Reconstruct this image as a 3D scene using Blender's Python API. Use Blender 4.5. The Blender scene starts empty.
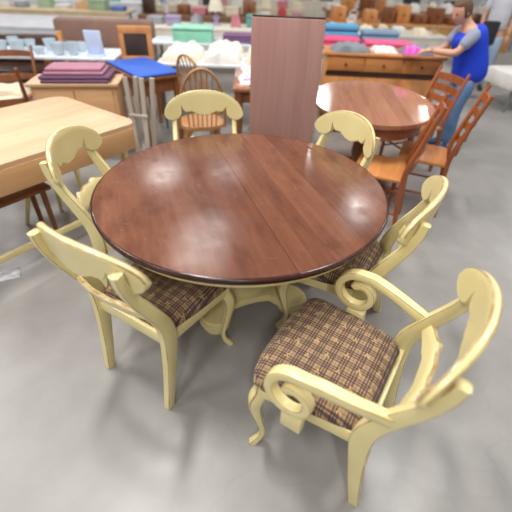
import bpy, bmesh, math, random
from mathutils import Vector, Matrix, Euler
random.seed(7)
S = bpy.context.scene
COL = S.collection
PI = math.pi
R = math.radians

# ------------------------------------------------------------------ materials
def lin(c):
    return tuple((v/12.92 if v <= .04045 else ((v+.055)/1.055)**2.4) for v in [x/255 for x in c])

class NT:
    def __init__(self, name):
        self.m = bpy.data.materials.new(name); self.m.use_nodes = True
        self.t = self.m.node_tree; self.n = self.t.nodes; self.l = self.t.links
        self.b = self.n['Principled BSDF']
    def node(self, typ, **kw):
        x = self.n.new(typ)
        for k, v in kw.items():
            if k.startswith('i_'):
                key = k[2:]; key = int(key) if key.isdigit() else key.replace('_', ' ')
                self.put(x.inputs[key], v)
            else: setattr(x, k, v)
        return x
    def put(self, inp, v):
        if isinstance(v, bpy.types.NodeSocket): self.l.new(v, inp)
        else: inp.default_value = v
    def math(self, op, a, b=None, c=None):
        x = self.n.new('ShaderNodeMath'); x.operation = op
        self.put(x.inputs[0], a)
        if b is not None: self.put(x.inputs[1], b)
        if c is not None: self.put(x.inputs[2], c)
        return x.outputs[0]
    def mix(self, f, a, b, mode='MIX'):
        x = self.n.new('ShaderNodeMix'); x.data_type = 'RGBA'; x.blend_type = mode
        self.put(x.inputs[0], f)
        self.put(x.inputs[6], a if isinstance(a, bpy.types.NodeSocket) else (*a[:3], 1))
        self.put(x.inputs[7], b if isinstance(b, bpy.types.NodeSocket) else (*b[:3], 1))
        return x.outputs[2]
    def ramp(self, f, stops):
        x = self.n.new('ShaderNodeValToRGB'); self.put(x.inputs[0], f)
        e = x.color_ramp.elements
        while len(e) < len(stops): e.new(.5)
        for el, (p, c) in zip(e, stops):
            el.position = p; el.color = (*c[:3], 1) if hasattr(c, '__len__') else (c, c, c, 1)
        return x.outputs[0]
    def obj(self):
        return self.n.new('ShaderNodeTexCoord').outputs['Object']
    def noise(self, vec, scale, detail=3, rough=.5, stretch=None):
        if stretch:
            mp = self.n.new('ShaderNodeMapping'); mp.inputs['Scale'].default_value = stretch
            self.l.new(vec, mp.inputs[0]); vec = mp.outputs[0]
        x = self.n.new('ShaderNodeTexNoise'); self.l.new(vec, x.inputs['Vector'])
        x.inputs['Scale'].default_value = scale; x.inputs['Detail'].default_value = detail
        x.inputs['Roughness'].default_value = rough
        return x.outputs['Fac']
    def sep(self, vec):
        x = self.n.new('ShaderNodeSeparateXYZ'); self.l.new(vec, x.inputs[0]); return x.outputs
    def set(self, col=None, rough=None, **kw):
        if col is not None: self.put(self.b.inputs['Base Color'], col if isinstance(col, bpy.types.NodeSocket) else (*col[:3], 1))
        if rough is not None: self.put(self.b.inputs['Roughness'], rough)
        for k, v in kw.items(): self.put(self.b.inputs[k.replace('_', ' ')], v)
        return self
    def bump(self, h, strength=.2, dist=.01):
        x = self.n.new('ShaderNodeBump'); x.inputs['Strength'].default_value = strength
        x.inputs['Distance'].default_value = dist; self.l.new(h, x.inputs['Height'])
        self.l.new(x.outputs[0], self.b.inputs['Normal']); return self

def m_plain(name, c, rough=.5, var=.12, scale=6, metallic=0):
    t = NT(name); o = t.obj(); f = t.noise(o, scale, 4)
    a = lin(c); lo = tuple(v*(1-var) for v in a); hi = tuple(min(1, v*(1+var)) for v in a)
    t.set(t.ramp(f, [(.3, lo), (.7, hi)]), rough, Metallic=metallic); return t.m

def m_wood(name, dark, light, rough=.4, axis='x', board=.09, scale=1.0, spec=.5, blotch=None):
    t = NT(name); o = t.obj()
    st = {'x': (1.2, 14, 14), 'y': (14, 1.2, 14), 'z': (14, 14, 1.2)}[axis]
    g = t.noise(o, 2.2*scale, 6, .6, st)
    s = t.sep(o); ac = s[1] if axis == 'x' else s[0]
    bi = t.math('FLOOR', t.math('DIVIDE', ac, board))
    wn = t.n.new('ShaderNodeTexWhiteNoise'); wn.noise_dimensions = '1D'; t.l.new(bi, wn.inputs['W'])
    f = t.math('ADD', t.math('MULTIPLY', g, .75), t.math('MULTIPLY', wn.outputs['Value'], .3))
    c = t.ramp(f, [(.28, lin(dark)), (.82, lin(light))])
    if blotch:
        b = t.noise(o, 3.0, 5, .65, {'x': (1, 2.6, 1), 'y': (2.6, 1, 1), 'z': (2.6, 1, 1)}[axis])
        c = t.mix(t.ramp(b, [(.5, 0.0), (.72, .75)]), c, lin(blotch))
    if rough == 'R': rough = t.ramp(t.noise(o, 9, 6, .75), [(.35, .15), (.7, .30)])      # worn, unevenly glossy varnish
    t.set(c, rough, **{'Specular_IOR_Level': spec}); return t.m

def m_paint():
    t = NT('cream_paint'); o = t.obj()
    f = t.noise(o, 5, 3); c = t.ramp(f, [(.3, lin((230, 213, 150))), (.75, lin((239, 224, 167)))])
    at = t.node('ShaderNodeAttribute', attribute_name='edge')
    n2 = t.noise(o, 12, 3, .6)
    w = t.math('MULTIPLY', t.ramp(at.outputs['Fac'], [(.40, 0.0), (.8, 1.0)]), t.ramp(n2, [(.3, .25), (.62, .8)]))
    c = t.mix(w, c, lin((132, 84, 46)))
    t.set(c, .34); t.set(Coat_Weight=.25, Coat_Roughness=.2); return t.m

def m_plaid():
    t = NT('plaid_fabric'); o = t.obj(); s = t.sep(o)
    P = .050
    def lines(v):
        f = t.math('FRACT', t.math('DIVIDE', v, P))
        def bar(c, w): return t.math('COMPARE', f, c, w)
        a = t.math('MAXIMUM', bar(.12, .06), t.math('MAXIMUM', bar(.33, .06), bar(.54, .06)))
        return t.math('MAXIMUM', a, t.math('MULTIPLY', bar(.81, .035), .45))
    dk = t.math('MULTIPLY', t.math('ADD', lines(s[0]), lines(s[1])), .76)
    base = t.ramp(t.noise(o, 60, 2), [(.3, lin((154, 127, 92))), (.7, lin((174, 146, 108)))])
    c = t.mix(t.math('MINIMUM', dk, .92), base, lin((58, 36, 56)))
    # small woven sprigs on a staggered lattice
    LX, LY = .084, .062
    row = t.math('FLOOR', t.math('DIVIDE', s[1], LY))
    sx = t.math('ADD', t.math('DIVIDE', s[0], LX), t.math('MULTIPLY', row, .5))
    ux = t.math('MULTIPLY', t.math('SUBTRACT', t.math('FRACT', sx), .5), LX)
    uy = t.math('MULTIPLY', t.math('SUBTRACT', t.math('FRACT', t.math('DIVIDE', s[1], LY)), .5), LY)
    ang = t.math('ARCTAN2', uy, ux)
    rr = t.math('SQRT', t.math('ADD', t.math('MULTIPLY', ux, ux), t.math('MULTIPLY', uy, uy)))
    pet = t.math('MULTIPLY_ADD', t.math('COSINE', t.math('MULTIPLY', ang, 3)), .006, .006)
    sp = t.math('LESS_THAN', rr, pet)
    c = t.mix(t.math('MULTIPLY', sp, .8), c, lin((200, 166, 112)))
    t.set(c, .9, Sheen_Weight=.15, Specular_IOR_Level=.2)
    t.bump(t.noise(o, 500, 1), .25, .002)
    return t.m

def m_floor():
    t = NT('polished_concrete'); o = t.obj()
    a = t.noise(o, .9, 5, .6); b = t.noise(o, 6, 4, .6); v = t.noise(o, 2.2, 3)
    f = t.math('ADD', t.math('MULTIPLY', a, .6), t.math('MULTIPLY', b, .4))
    c = t.ramp(f, [(.32, lin((142, 138, 134))), (.68, lin((160, 157, 154)))])
    # faint hairline cracks
    wob = t.node('ShaderNodeVectorMath', operation='MULTIPLY_ADD'); t.l.new(o, wob.inputs[0]); wob.inputs[1].default_value = (1, 1, 1)
    nn = t.n.new('ShaderNodeTexNoise'); t.l.new(o, nn.inputs['Vector']); nn.inputs['Scale'].default_value = 4
    sc = t.node('ShaderNodeVectorMath', operation='SCALE'); t.l.new(nn.outputs['Color'], sc.inputs[0]); sc.inputs['Scale'].default_value = .3
    t.l.new(sc.outputs[0], wob.inputs[2])
    vo = t.node('ShaderNodeTexVoronoi', feature='DISTANCE_TO_EDGE'); t.l.new(wob.outputs[0], vo.inputs['Vector']); vo.inputs['Scale'].default_value = .8
    cr = t.ramp(vo.outputs['Distance'], [(.0, .12), (.008, 0.0)])
    c = t.mix(cr, c, lin((120, 118, 118)))
    t.set(c, t.ramp(v, [(.3, .28), (.7, .42)]), Specular_IOR_Level=.45)
    return t.m

MAT = {}
MAT['paint'] = m_paint()
MAT['plaid'] = m_plaid()
MAT['floor'] = m_floor()
MAT['mahog'] = m_wood('mahogany_top', (98, 57, 41), (132, 84, 61), 'R', 'y', .085, 1.0, .5, (80, 45, 34))
MAT['mahog_edge'] = m_wood('mahogany_edge', (48, 24, 20), (88, 50, 42), .22, 'y', .5)
MAT['mahog_leaf_lit'] = m_wood('mahogany_leaf_lit', (168, 126, 118), (188, 146, 137), .3, 'z', .075)  # paler than the tabletop: overhead light is put into this colour
MAT['dark'] = m_plain('dark_metal', (34, 30, 30), .4)

# ------------------------------------------------------------------ mesh helpers
def link(name, bm, mat, parent=None, smooth=True, loc=None, rot=None):
    me = bpy.data.meshes.new(name); bmesh.ops.recalc_face_normals(bm, faces=bm.faces[:])
    bm.to_mesh(me); bm.free()
    if smooth:
        for p in me.polygons: p.use_smooth = True
        try: me.set_sharp_from_angle(angle=R(38))
        except Exception: pass
    me.materials.append(mat)
    o = bpy.data.objects.new(name, me); COL.objects.link(o)
    if parent: o.parent = parent
    if loc: o.location = loc
    if rot: o.rotation_euler = rot
    return o

def tag(o, label, cat, group=None, kind=None):
    o['label'] = label; o['category'] = cat
    if group: o['group'] = group
    if kind: o['kind'] = kind
    return o

def thing(name, label, cat, loc=(0, 0, 0), rz=0, group=None):
    o = bpy.data.objects.new(name, None); o.empty_display_size = .1; COL.objects.link(o)
    o.location = loc; o.rotation_euler = (0, 0, rz)
    return tag(o, label, cat, group)

def copy_tree(o, parent=None):
    c = o.copy(); COL.objects.link(c); c.parent = parent
    for ch in list(o.children): copy_tree(ch, c)
    return c

def box(bm, lo, hi, bevel=0, seg=2, rot=None, piv=None):
    x0, y0, z0 = lo; x1, y1, z1 = hi
    vs = [bm.verts.new((x, y, z)) for x in (x0, x1) for y in (y0, y1) for z in (z0, z1)]
    fs = [(0, 1, 3, 2), (4, 6, 7, 5), (0, 4, 5, 1), (2, 3, 7, 6), (0, 2, 6, 4), (1, 5, 7, 3)]
    ff = [bm.faces.new([vs[i] for i in f]) for f in fs]
    es = list({e for f in ff for e in f.edges})
    if bevel:
        r = bmesh.ops.bevel(bm, geom=es, offset=bevel, segments=seg, affect='EDGES', profile=.5)
        vs = list({v for f in r['faces'] for v in f.verts} | {v for v in vs if v.is_valid})
    if rot is not None:
        p = Vector(piv) if piv else (Vector(lo)+Vector(hi))/2
        M = Matrix.Translation(p) @ Euler(rot).to_matrix().to_4x4() @ Matrix.Translation(-p)
        for v in vs: v.co = M @ v.co
    return vs

def edge_layer(bm):
    return bm.verts.layers.float.get('edge') or bm.verts.layers.float.new('edge')

def rrect(a, b, r):
    """rounded rectangle section, 12 points: (u, v, wear)"""
    pts = []
    for sx, sy, a0 in ((1, 1, 0), (-1, 1, 90), (-1, -1, 180), (1, -1, 270)):
        for k in range(3):
            t = R(a0+45*k)
            pts.append((sx*(a-r)+r*math.cos(t), sy*(b-r)+r*math.sin(t), 1.0 if k == 1 else 0.0))
    return pts

def circ(a, b, n=12):
    return [(a*math.cos(2*PI*k/n), b*math.sin(2*PI*k/n), 0.0) for k in range(n)]

def catmull(pts, n):
    """resample tuples through a Catmull-Rom spline, n steps per span"""
    out = []; P = [pts[0]]+list(pts)+[pts[-1]]
    for i in range(1, len(P)-2):
        for k in range(n):
            t = k/n; q = []
            for a, b, c, d in zip(P[i-1], P[i], P[i+1], P[i+2]):
                q.append(.5*(2*b+(c-a)*t+(2*a-5*b+4*c-d)*t*t+(3*b-a-3*c+d)*t**3))
            out.append(tuple(q))
    out.append(tuple(pts[-1])); return out

def sweep(bm, path, side=Vector((1, 0, 0)), section='rect', steps=6, closed_caps=True, raw=False):
    """path: (x,y,z,half_in_plane,half_side[,corner]) ; section's v axis runs along side"""
    L = edge_layer(bm)
    P = path if raw else catmull(path, steps)
    rings = []
    for i, p in enumerate(P):
        c = Vector(p[:3]); a = Vector(P[max(0, i-1)][:3]); b = Vector(P[min(len(P)-1, i+1)][:3])
        t = (b-a).normalized(); s = (side-t*side.dot(t)).normalized(); n = t.cross(s).normalized()
        ha, hb = p[3], p[4]
        sec = rrect(ha, hb, (p[5] if len(p) > 5 else .35)*min(ha, hb)) if section == 'rect' else circ(ha, hb, 12)
        ring = []
        for u, v, w in sec:
            vt = bm.verts.new(c+n*u+s*v); vt[L] = w; ring.append(vt)
        rings.append(ring)
    m = len(rings[0])
    for r0, r1 in zip(rings, rings[1:]):
        for k in range(m): bm.faces.new((r0[k], r0[(k+1) % m], r1[(k+1) % m], r1[k]))
    if closed_caps:
        bm.faces.new(rings[0]); bm.faces.new(rings[-1])
    return rings

def tube(bm, a, b, r0, r1=None, n=10):
    a = Vector(a); b = Vector(b); r1 = r0 if r1 is None else r1
    d = b-a; side = Vector((1, 0, 0)) if abs(d.normalized().x) < .9 else Vector((0, 1, 0))
    P = [(*a, r0, r0), (*b, r1, r1)]
    return sweep(bm, P, side, 'circ', raw=True)

def bar(bm, a, b, w, d, side=(1, 0, 0), corner=.3):
    """straight bar, w = half size along side, d = the other half size"""
    return sweep(bm, [(*a, d, w, corner), (*b, d, w, corner)], Vector(side), raw=True)

def lathe(bm, prof, n=32, a0=0, a1=2*PI, cx=0, cy=0):
    full = abs(a1-a0-2*PI) < 1e-6
    cols = []
    for k in range(n if full else n+1):
        t = a0+(a1-a0)*k/n; cols.append([])
        for r, z in prof: cols[-1].append(bm.verts.new((cx+max(r, 1e-5)*math.cos(t), cy+max(r, 1e-5)*math.sin(t), z)))
    m = len(cols)
    for k in range(m if full else m-1):
        A, B = cols[k], cols[(k+1) % m]
        for i in range(len(prof)-1): bm.faces.new((A[i], B[i], B[i+1], A[i+1]))
    return cols

def prism(bm, outline, z0, z1, bevel=0, seg=2):
    lo = [bm.verts.new((x, y, z0)) for x, y in outline]; hi = [bm.verts.new((x, y, z1)) for x, y in outline]
    n = len(lo); top = bm.faces.new(hi); bm.faces.new(lo[::-1])
    for k in range(n): bm.faces.new((lo[k], lo[(k+1) % n], hi[(k+1) % n], hi[k]))
    if bevel:
        es = list(top.edges)
        bmesh.ops.bevel(bm, geom=es, offset=bevel, segments=seg, affect='EDGES', profile=.5)

def interp(kp, x):
    for (a, u), (b, v) in zip(kp, kp[1:]):
        if x <= b:
            t = (x-a)/(b-a); t = t*t*(3-2*t); return u+(v-u)*t
    return kp[-1][1]

# ------------------------------------------------------------------ camera
cam = bpy.data.cameras.new('camera'); co = bpy.data.objects.new('camera', cam); COL.objects.link(co)
PITCH, ROLL = .6665, .0361
M = Matrix.Translation((0, 0, 1.6525)) @ Matrix.Rotation(PI/2-PITCH, 4, 'X') @ Matrix.Rotation(ROLL, 4, 'Z')
co.matrix_world = M
cam.sensor_width = 36; cam.lens = 36*373.82/512
cam.clip_start = .05; cam.clip_end = 200
S.camera = co

# ------------------------------------------------------------------ dining chairs
def crest_bot(x):
    a = abs(x)
    if a >= .146:
        d = min(.056, abs(a-.198)); return .834-math.sqrt(max(0, .056**2-d*d))
    return interp([(0, .797), (.03, .800), (.06, .814), (.082, .827), (.10, .823), (.118, .824), (.132, .838), (.146, .866)], a)

def crest_top(x):
    a = min(1, abs(x)/.252); return .834+.124*(1-a**2.25)**.56

def make_chair(arms=False, label='', loc=(0, 0, 0), rz=0):
    ch = thing('dining_armchair' if arms else 'dining_chair', label, 'chair', loc, rz, 'cream dining chairs around the table')
    k = 1.09 if arms else 1.0
    fw, rw = .238*k, .205*k           # half widths of the seat, front and rear
    # --- crest rail: bowed board with lobed ends and scalloped lower edge
    bm = bmesh.new(); L = edge_layer(bm)
    N = 64; th = .014; cols = []
    CW = 1.055; xs = [-.2519+.5038*i/N for i in range(N+1)]
    xs = sorted(set(xs+[-.1465, -.1455, .1455, .1465]))
    for x in xs:
        zb, zt = crest_bot(x), crest_top(x)
        if zt-zb < .004: zm = (zt+zb)/2; zb, zt = zm-.002, zm+.002
        e = min(.006, (zt-zb)*.3)
        def yc(z): return -.352+1.08*x*x-.12*(z-.86)
        ring = []
        nz = 6
        fr = [(zb+e+(zt-zb-2*e)*i/nz) for i in range(nz+1)]
        seq = [(zb, .55, .3)]+[(z, 1, 0) for z in fr]+[(zt-e*.5, .92, 1), (zt, .5, .7), (zt, -.1, 0), (zt, -.55, .7), (zt-e*.5, -.92, 1)]+[(z, -1, 0) for z in fr[::-1]]+[(zb, -.55, .3)]
        for z, s, w in seq:
            v = bm.verts.new((x*k*CW, yc(z)+s*th, z)); v[L] = w; ring.append(v)
        cols.append(ring)
    m = len(cols[0])
    for a, b in zip(cols, cols[1:]):
        for i in range(m): bm.faces.new((a[i], a[(i+1) % m], b[(i+1) % m], b[i]))
    bm.faces.new(cols[0]); bm.faces.new(cols[-1])
    link('crest_rail', bm, MAT['paint'], ch)
    # --- lower back rail with scalloped top edge
    bm = bmesh.new(); L = edge_layer(bm); cols = []
    for i in range(41):
        x = -.197+.394*i/40; a = abs(x)
        zt = interp([(0, .662), (.05, .654), (.09, .668), (.115, .652), (.15, .640), (.2, .630)], a)
        zb = interp([(0, .592), (.06, .596), (.1, .586), (.2, .582)], a)
        ring = []
        for z, s, w in ((zb, 1, 0), ((zb+zt)/2, 1, 0), (zt-.004, 1, 0), (zt, .6, .8), (zt, -.6, .8), (zt-.004, -1, 0), ((zb+zt)/2, -1, 0), (zb, -1, 0)):
            v = bm.verts.new((x*k, -.288+.8*x*x-.40*(z-.63)+s*.010, z)); v[L] = w; ring.append(v)
        cols.append(ring)
    for a, b in zip(cols, cols[1:]):
        for i in range(8): bm.faces.new((a[i], a[(i+1) % 8], b[(i+1) % 8], b[i]))
    bm.faces.new(cols[0]); bm.faces.new(cols[-1])
    link('lower_back_rail', bm, MAT['paint'], ch)
    # --- rear posts: crest to floor in one sabre curve
    for s in (-1, 1):
        bm = bmesh.new(); q = s*k
        sweep(bm, [(q*.206, -.346, .886, .019, .017), (q*.206, -.336, .83, .021, .017), (q*.206, -.303, .74, .024, .017), (q*.206, -.262, .66, .027, .017),
                   (q*.206, -.222, .58, .030, .017), (q*.206, -.196, .51, .034, .018), (q*.206, -.188, .44, .037, .018), (q*.206, -.194, .36, .033, .018),
                   (q*.205, -.208, .25, .028, .018), (q*.203, -.226, .13, .024, .018), (q*.2013, -.248, .0, .021, .017)], Vector((1, 0, 0)), steps=5)
        link('rear_post', bm, MAT['paint'], ch)
    # --- seat frame
    bm = bmesh.new()
    ry, fy = -.195, .230
    for s in (-1, 1):
        bar(bm, (s*(rw-.008), ry, .417), (s*(fw-.012), fy-.03, .417), .011, .030, (1, 0, 0))
    bar(bm, (-rw+.01, ry, .417), (rw-.01, ry, .417), .011, .030, (0, 1, 0))
    fp = [(-fw+.012, fy-.035), (-fw*.5, fy-.012), (0, fy-.004), (fw*.5, fy-.012), (fw-.012, fy-.035)]
    sweep(bm, [(x, y, .417, .030, .011) for x, y in fp], Vector((0, 1, 0)), steps=5)
    link('seat_frame', bm, MAT['paint'], ch)
    # --- upholstered seat
    bm = bmesh.new(); nx, ny = 24, 24
    def sp(u, v):   # u,v in -1..1 -> plan position with rounded corners
        c = 1-.085*(abs(u)**5)*(abs(v)**5)
        w = rw+.002+(fw+.012-rw)*(v+1)/2
        y = -.19+(.262+.19)*(v+1)/2
        y += (-.024*u*u if v > 0 else .0)*max(0, v)**3
        w2 = w
        if v < -.82: w2 = w-(-(v+.82)/.18)*.021
        return u*w2*c, y*c if v > 0 else y
    def ht(u, v):
        return .452+.062*((1-abs(u)**5)*(1-abs(v)**5))**.45
    g = [[None]*(ny+1) for _ in range(nx+1)]
    def warp(t): return math.copysign(1-(1-abs(t))**1.5, t)
    for i in range(nx+1):
        for j in range(ny+1):
            u, v = warp(-1+2*i/nx), warp(-1+2*j/ny); x, y = sp(u, v); g[i][j] = bm.verts.new((x, y, ht(u, v)))
    for i in range(nx):
        for j in range(ny): bm.faces.new((g[i][j], g[i+1][j], g[i+1][j+1], g[i][j+1]))
    rim = [g[i][0] for i in range(nx+1)]+[g[nx][j] for j in range(1, ny+1)]+[g[i][ny] for i in range(nx-1, -1, -1)]+[g[0][j] for j in range(ny-1, 0, -1)]
    lo = [bm.verts.new((v.co.x*.985, v.co.y*.985, .436)) for v in rim]
    n = len(rim)
    for i in range(n): bm.faces.new((rim[i], rim[(i+1) % n], lo[(i+1) % n], lo[i]))
    bm.faces.new(lo)
    link('seat_cushion', bm, MAT['plaid'], ch)
    # --- cabriole front legs
    for s in (-1, 1):
        bm = bmesh.new(); x = fw-.026
        d = Vector((s*.6, .8, 0)).normalized()
        def pt(out, z, h): return (s*x+d.x*out, .188+d.y*out, z, h, h, .5)
        sweep(bm, [pt(0, .445, .025), pt(.004, .40, .027), pt(.022, .345, .029), pt(.024, .285, .023), pt(.008, .20, .0165), pt(-.010, .115, .0125), pt(-.006, .06, .0125), pt(.016, .02, .016), pt(.028, 0, .018)],
              Vector((-d.y, d.x, 0)), steps=5)
        link('front_leg', bm, MAT['paint'], ch)
    if arms:
        for s in (-1, 1):
            bm = bmesh.new(); C = (.045, .566)
            raw = [(s*.222, -.262, .612, .024, .016), (s*.236, -.205, .628, .022, .019), (s*.256, -.13, .645, .019, .021), (s*.272, -.05, .662, .018, .022), (s*.282, .0, .667, .018, .022)]
            path = catmull(raw, 6)
            # the scroll: a spiral of 1.55 turns rolling forward, down, back and in
            for i in range(1, 49):
                t = i/48; a = R(100)-R(415)*t; rad = .100-.064*t**1.05
                if t > .0: path.append((s*(.283+.008*min(1, t*2)), C[0]+rad*math.cos(a), C[1]+rad*math.sin(a), (.0175-.004*t+(.004 if t > .88 else 0))*(1 if t < .97 else .8), .022-.003*t, .35))
            path = [p if len(p) == 6 else (*p, .35) for p in path]
            sweep(bm, path, Vector((1, 0, 0)), raw=True)
            arm = link('arm', bm, MAT['paint'], ch)
            bm = bmesh.new()
            box(bm, (s*.283-.021 if s > 0 else s*.283-.021, -.005, .385), (s*.283+.021, .075, .478), .008)
            link('arm_support', bm, MAT['paint'], ch)
    return ch

CH = [
 ('A', False, 'cream dining chair near left, seen from behind with plaid seat under table', (-.428, 1.256, 0), -.5365),
 ('E', True, 'cream dining armchair with scrolled arms and plaid seat, pulled out from table', (.3253, .8872, 0), 1.0121),
 ('D', False, 'cream dining chair right of table, between armchair and wooden ladder-back chair', (.436, 1.552, 0), 1.0763),
 ('B', False, 'cream dining chair left of table, beside the pale wooden drop-leaf table', (-.656, 1.819, 0), -1.6083),
 ('C', False, 'cream dining chair at far side of table, left of the upright table leaf', (-.355, 2.325, 0), 3.2671),
 ('G', False, 'cream dining chair at far side of table, right of the upright table leaf', (.258, 2.104, 0), 2.1014),
]
chairs = {}
for key, arms, lab, loc, rz in CH:
    if arms: chairs[key] = make_chair(True, lab, loc, rz)
    elif 'A' not in chairs: chairs[key] = make_chair(False, lab, loc, rz)
    else:
        c = copy_tree(chairs['A']); c.location = loc; c.rotation_euler = (0, 0, rz); c['label'] = lab; chairs[key] = c

# ------------------------------------------------------------------ round pedestal table
TB = thing('dining_table', 'round mahogany-topped dining table on cream pedestal base, chairs around it', 'table', (-.0849, 1.727, 0), R(20))
TR = .731
prof = [(0, .755), (TR-.012, .755), (TR-.005, .7535), (TR-.001, .750), (TR, .745), (TR-.002, .740), (TR-.009, .738), (TR-.010, .7355), (TR-.004, .732), (TR-.004, .727),
        (TR-.012, .719), (TR-.022, .717), (TR-.03, .716), (0, .716)]
for s in (1, -1):
    bm = bmesh.new(); a0 = -PI/2 if s > 0 else PI/2
    g = .0009
    cols = lathe(bm, prof, 72, a0, a0+PI)
    bmesh.ops.remove_doubles(bm, verts=bm.verts[:], dist=1e-4)
    es = [e for e in bm.edges if e.is_boundary]
    bmesh.ops.holes_fill(bm, edges=es, sides=0)
    for v in bm.verts: v.co.x += s*g
    o = link('tabletop_half', bm, MAT['mahog'], TB)
    o.data.materials.append(MAT['mahog_edge'])
    for p in o.data.polygons:
        c = p.center
        if math.hypot(c.x, c.y) > TR-.0122 and c.z < .7549: p.material_index = 1
bm = bmesh.new()
lathe(bm, [(TR-.06, .717), (TR-.022, .717), (TR-.020, .712), (TR-.024, .700), (TR-.030, .690), (TR-.06, .690), (TR-.06, .717)], 96)
link('apron', bm, MAT['paint'], TB)
bm = bmesh.new()
lathe(bm, [(0, .717), (.30, .717), (.30, .70), (.28, .69), (.20, .688), (.175, .68), (.165, .66), (.15, .65), (.135, .62), (.115, .60), (.125, .575), (.125, .56), (.105, .54), (.10, .48), (.115, .38),
           (.135, .30), (.14, .25), (.12, .21), (.115, .19), (.14, .18), (.15, .165), (.15, .13), (.16, .115), (.16, .10), (0, .10)], 48)
link('pedestal_column', bm, MAT['paint'], TB)
def base_r(phi):
    d = (phi % (PI/2)); d = min(d, PI/2-d)        # offset from the nearest lobe axis (lobes at 0, 90, 180, 270 deg)
    c, r = .325, .092
    lob = c*math.cos(d)+math.sqrt(r*r-(c*math.sin(d))**2) if abs(math.sin(d)) < r/c else 0
    e = PI/4-d; D, rho = .62, .435
    q = rho*rho-(D*math.sin(e))**2
    con = D*math.cos(e)-math.sqrt(q) if q > 0 else .5
    return max(lob, min(con, .26)) if lob == 0 else max(lob, .2)
bm = bmesh.new(); n = 240
out = [(base_r(2*PI*i/n)*math.cos(2*PI*i/n), base_r(2*PI*i/n)*math.sin(2*PI*i/n)) for i in range(n)]
def scaled(f, dz): return [(x*f, y*f) for x, y in out]
rings = []
for f, z in ((.90, .112), (.955, .110), (.965, .104), (.965, .098), (1.0, .094), (1.005, .085), (1.0, .072), (.97, .067)):
    rings.append([bm.verts.new((x*f, y*f, z)) for x, y in out])
for a, b in zip(rings, rings[1:]):
    for i in range(n): bm.faces.new((a[i], a[(i+1) % n], b[(i+1) % n], b[i]))
bm.faces.new(rings[0]); bm.faces.new(rings[-1])
o = link('pedestal_base', bm, MAT['paint'], TB, rot=(0, 0, R(-43)))
for q in range(4):
    a = R(-43)+q*PI/2
    bm = bmesh.new()
    lathe(bm, [(0, .07), (.066, .07), (.08, .064), (.083, .056), (.078, .048), (.072, .046), (.077, .040), (.077, .032), (.07, .026), (.064, .025), (.068, .019), (.066, .008), (.058, .0), (0, 0)], 28)
    link('bun_foot', bm, MAT['paint'], TB, loc=(.325*math.cos(a), .325*math.sin(a), 0))

# ------------------------------------------------------------------ loose table leaf, standing on end
LF = thing('table_leaf', 'dark mahogany extension leaf standing on end behind the round table', 'table leaf', (.159, 2.90, 0), -.065)
bm = bmesh.new(); box(bm, (-.25, -.011, .0), (.25, .011, 1.363), .004)
o = link('panel', bm, MAT['mahog_leaf_lit'], LF, rot=(-.04, 0, 0))
bm = bmesh.new(); box(bm, (-.246, .0105, .0), (.246, .034, 1.374), .003)
link('backing_board', bm, MAT['mahog_edge'], LF, rot=(-.04, 0, 0))
for sx in (-1, 1):
    for z in (.62, .93, 1.20):
        bm = bmesh.new(); tube(bm, (sx*.2495, 0, z), (sx*.258, 0, z), .0045)
        p = link('alignment_peg', bm, MAT['dark'], LF, rot=(-.04, 0, 0)); p['label'] = 'small dark alignment peg'

#BG0
# ------------------------------------------------------------------ background materials
_pc = {}
def paintm(name, c, rough=.6, var=.1, metallic=0):
    if name not in _pc: _pc[name] = m_plain(name, c, rough, var, 5, metallic)
    return _pc[name]
def woodm(name, d, l, rough=.4, axis='z', board=.12):
    if name not in _pc: _pc[name] = m_wood(name, d, l, rough, axis, board)
    return _pc[name]
W_TAN = woodm('pale_maple', (204, 162, 126), (220, 182, 146), .45, 'x', .11)
W_TANZ = woodm('pale_maple_panel', (204, 156, 110), (222, 178, 132), .5, 'x', .2)
W_OR = woodm('orange_oak', (200, 132, 76), (230, 168, 108), .4, 'z', .16)
W_ORX = woodm('orange_oak_top', (190, 122, 66), (224, 158, 98), .35, 'x', .12)
W_HON = woodm('honey_oak', (172, 122, 78), (204, 156, 108), .4, 'z', .2)
W_BR = woodm('brown_oak', (120, 72, 44), (166, 108, 70), .4, 'z', .2)
W_BRX = woodm('brown_cherry_top', (150, 98, 74), (190, 134, 104), .12, 'y', .12)
W_DK = woodm('dark_walnut', (52, 34, 28), (86, 58, 46), .4, 'z', .2)
W_LAD = woodm('reddish_oak', (146, 78, 42), (190, 112, 66), .4, 'z', .2)
W_GR = woodm('pale_grey_wood', (178, 166, 152), (204, 194, 180), .6, 'z', .2)

def part(name, mat, parent, fn, **kw):
    bm = bmesh.new(); fn(bm); return link(name, bm, mat, parent, **kw)

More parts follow.
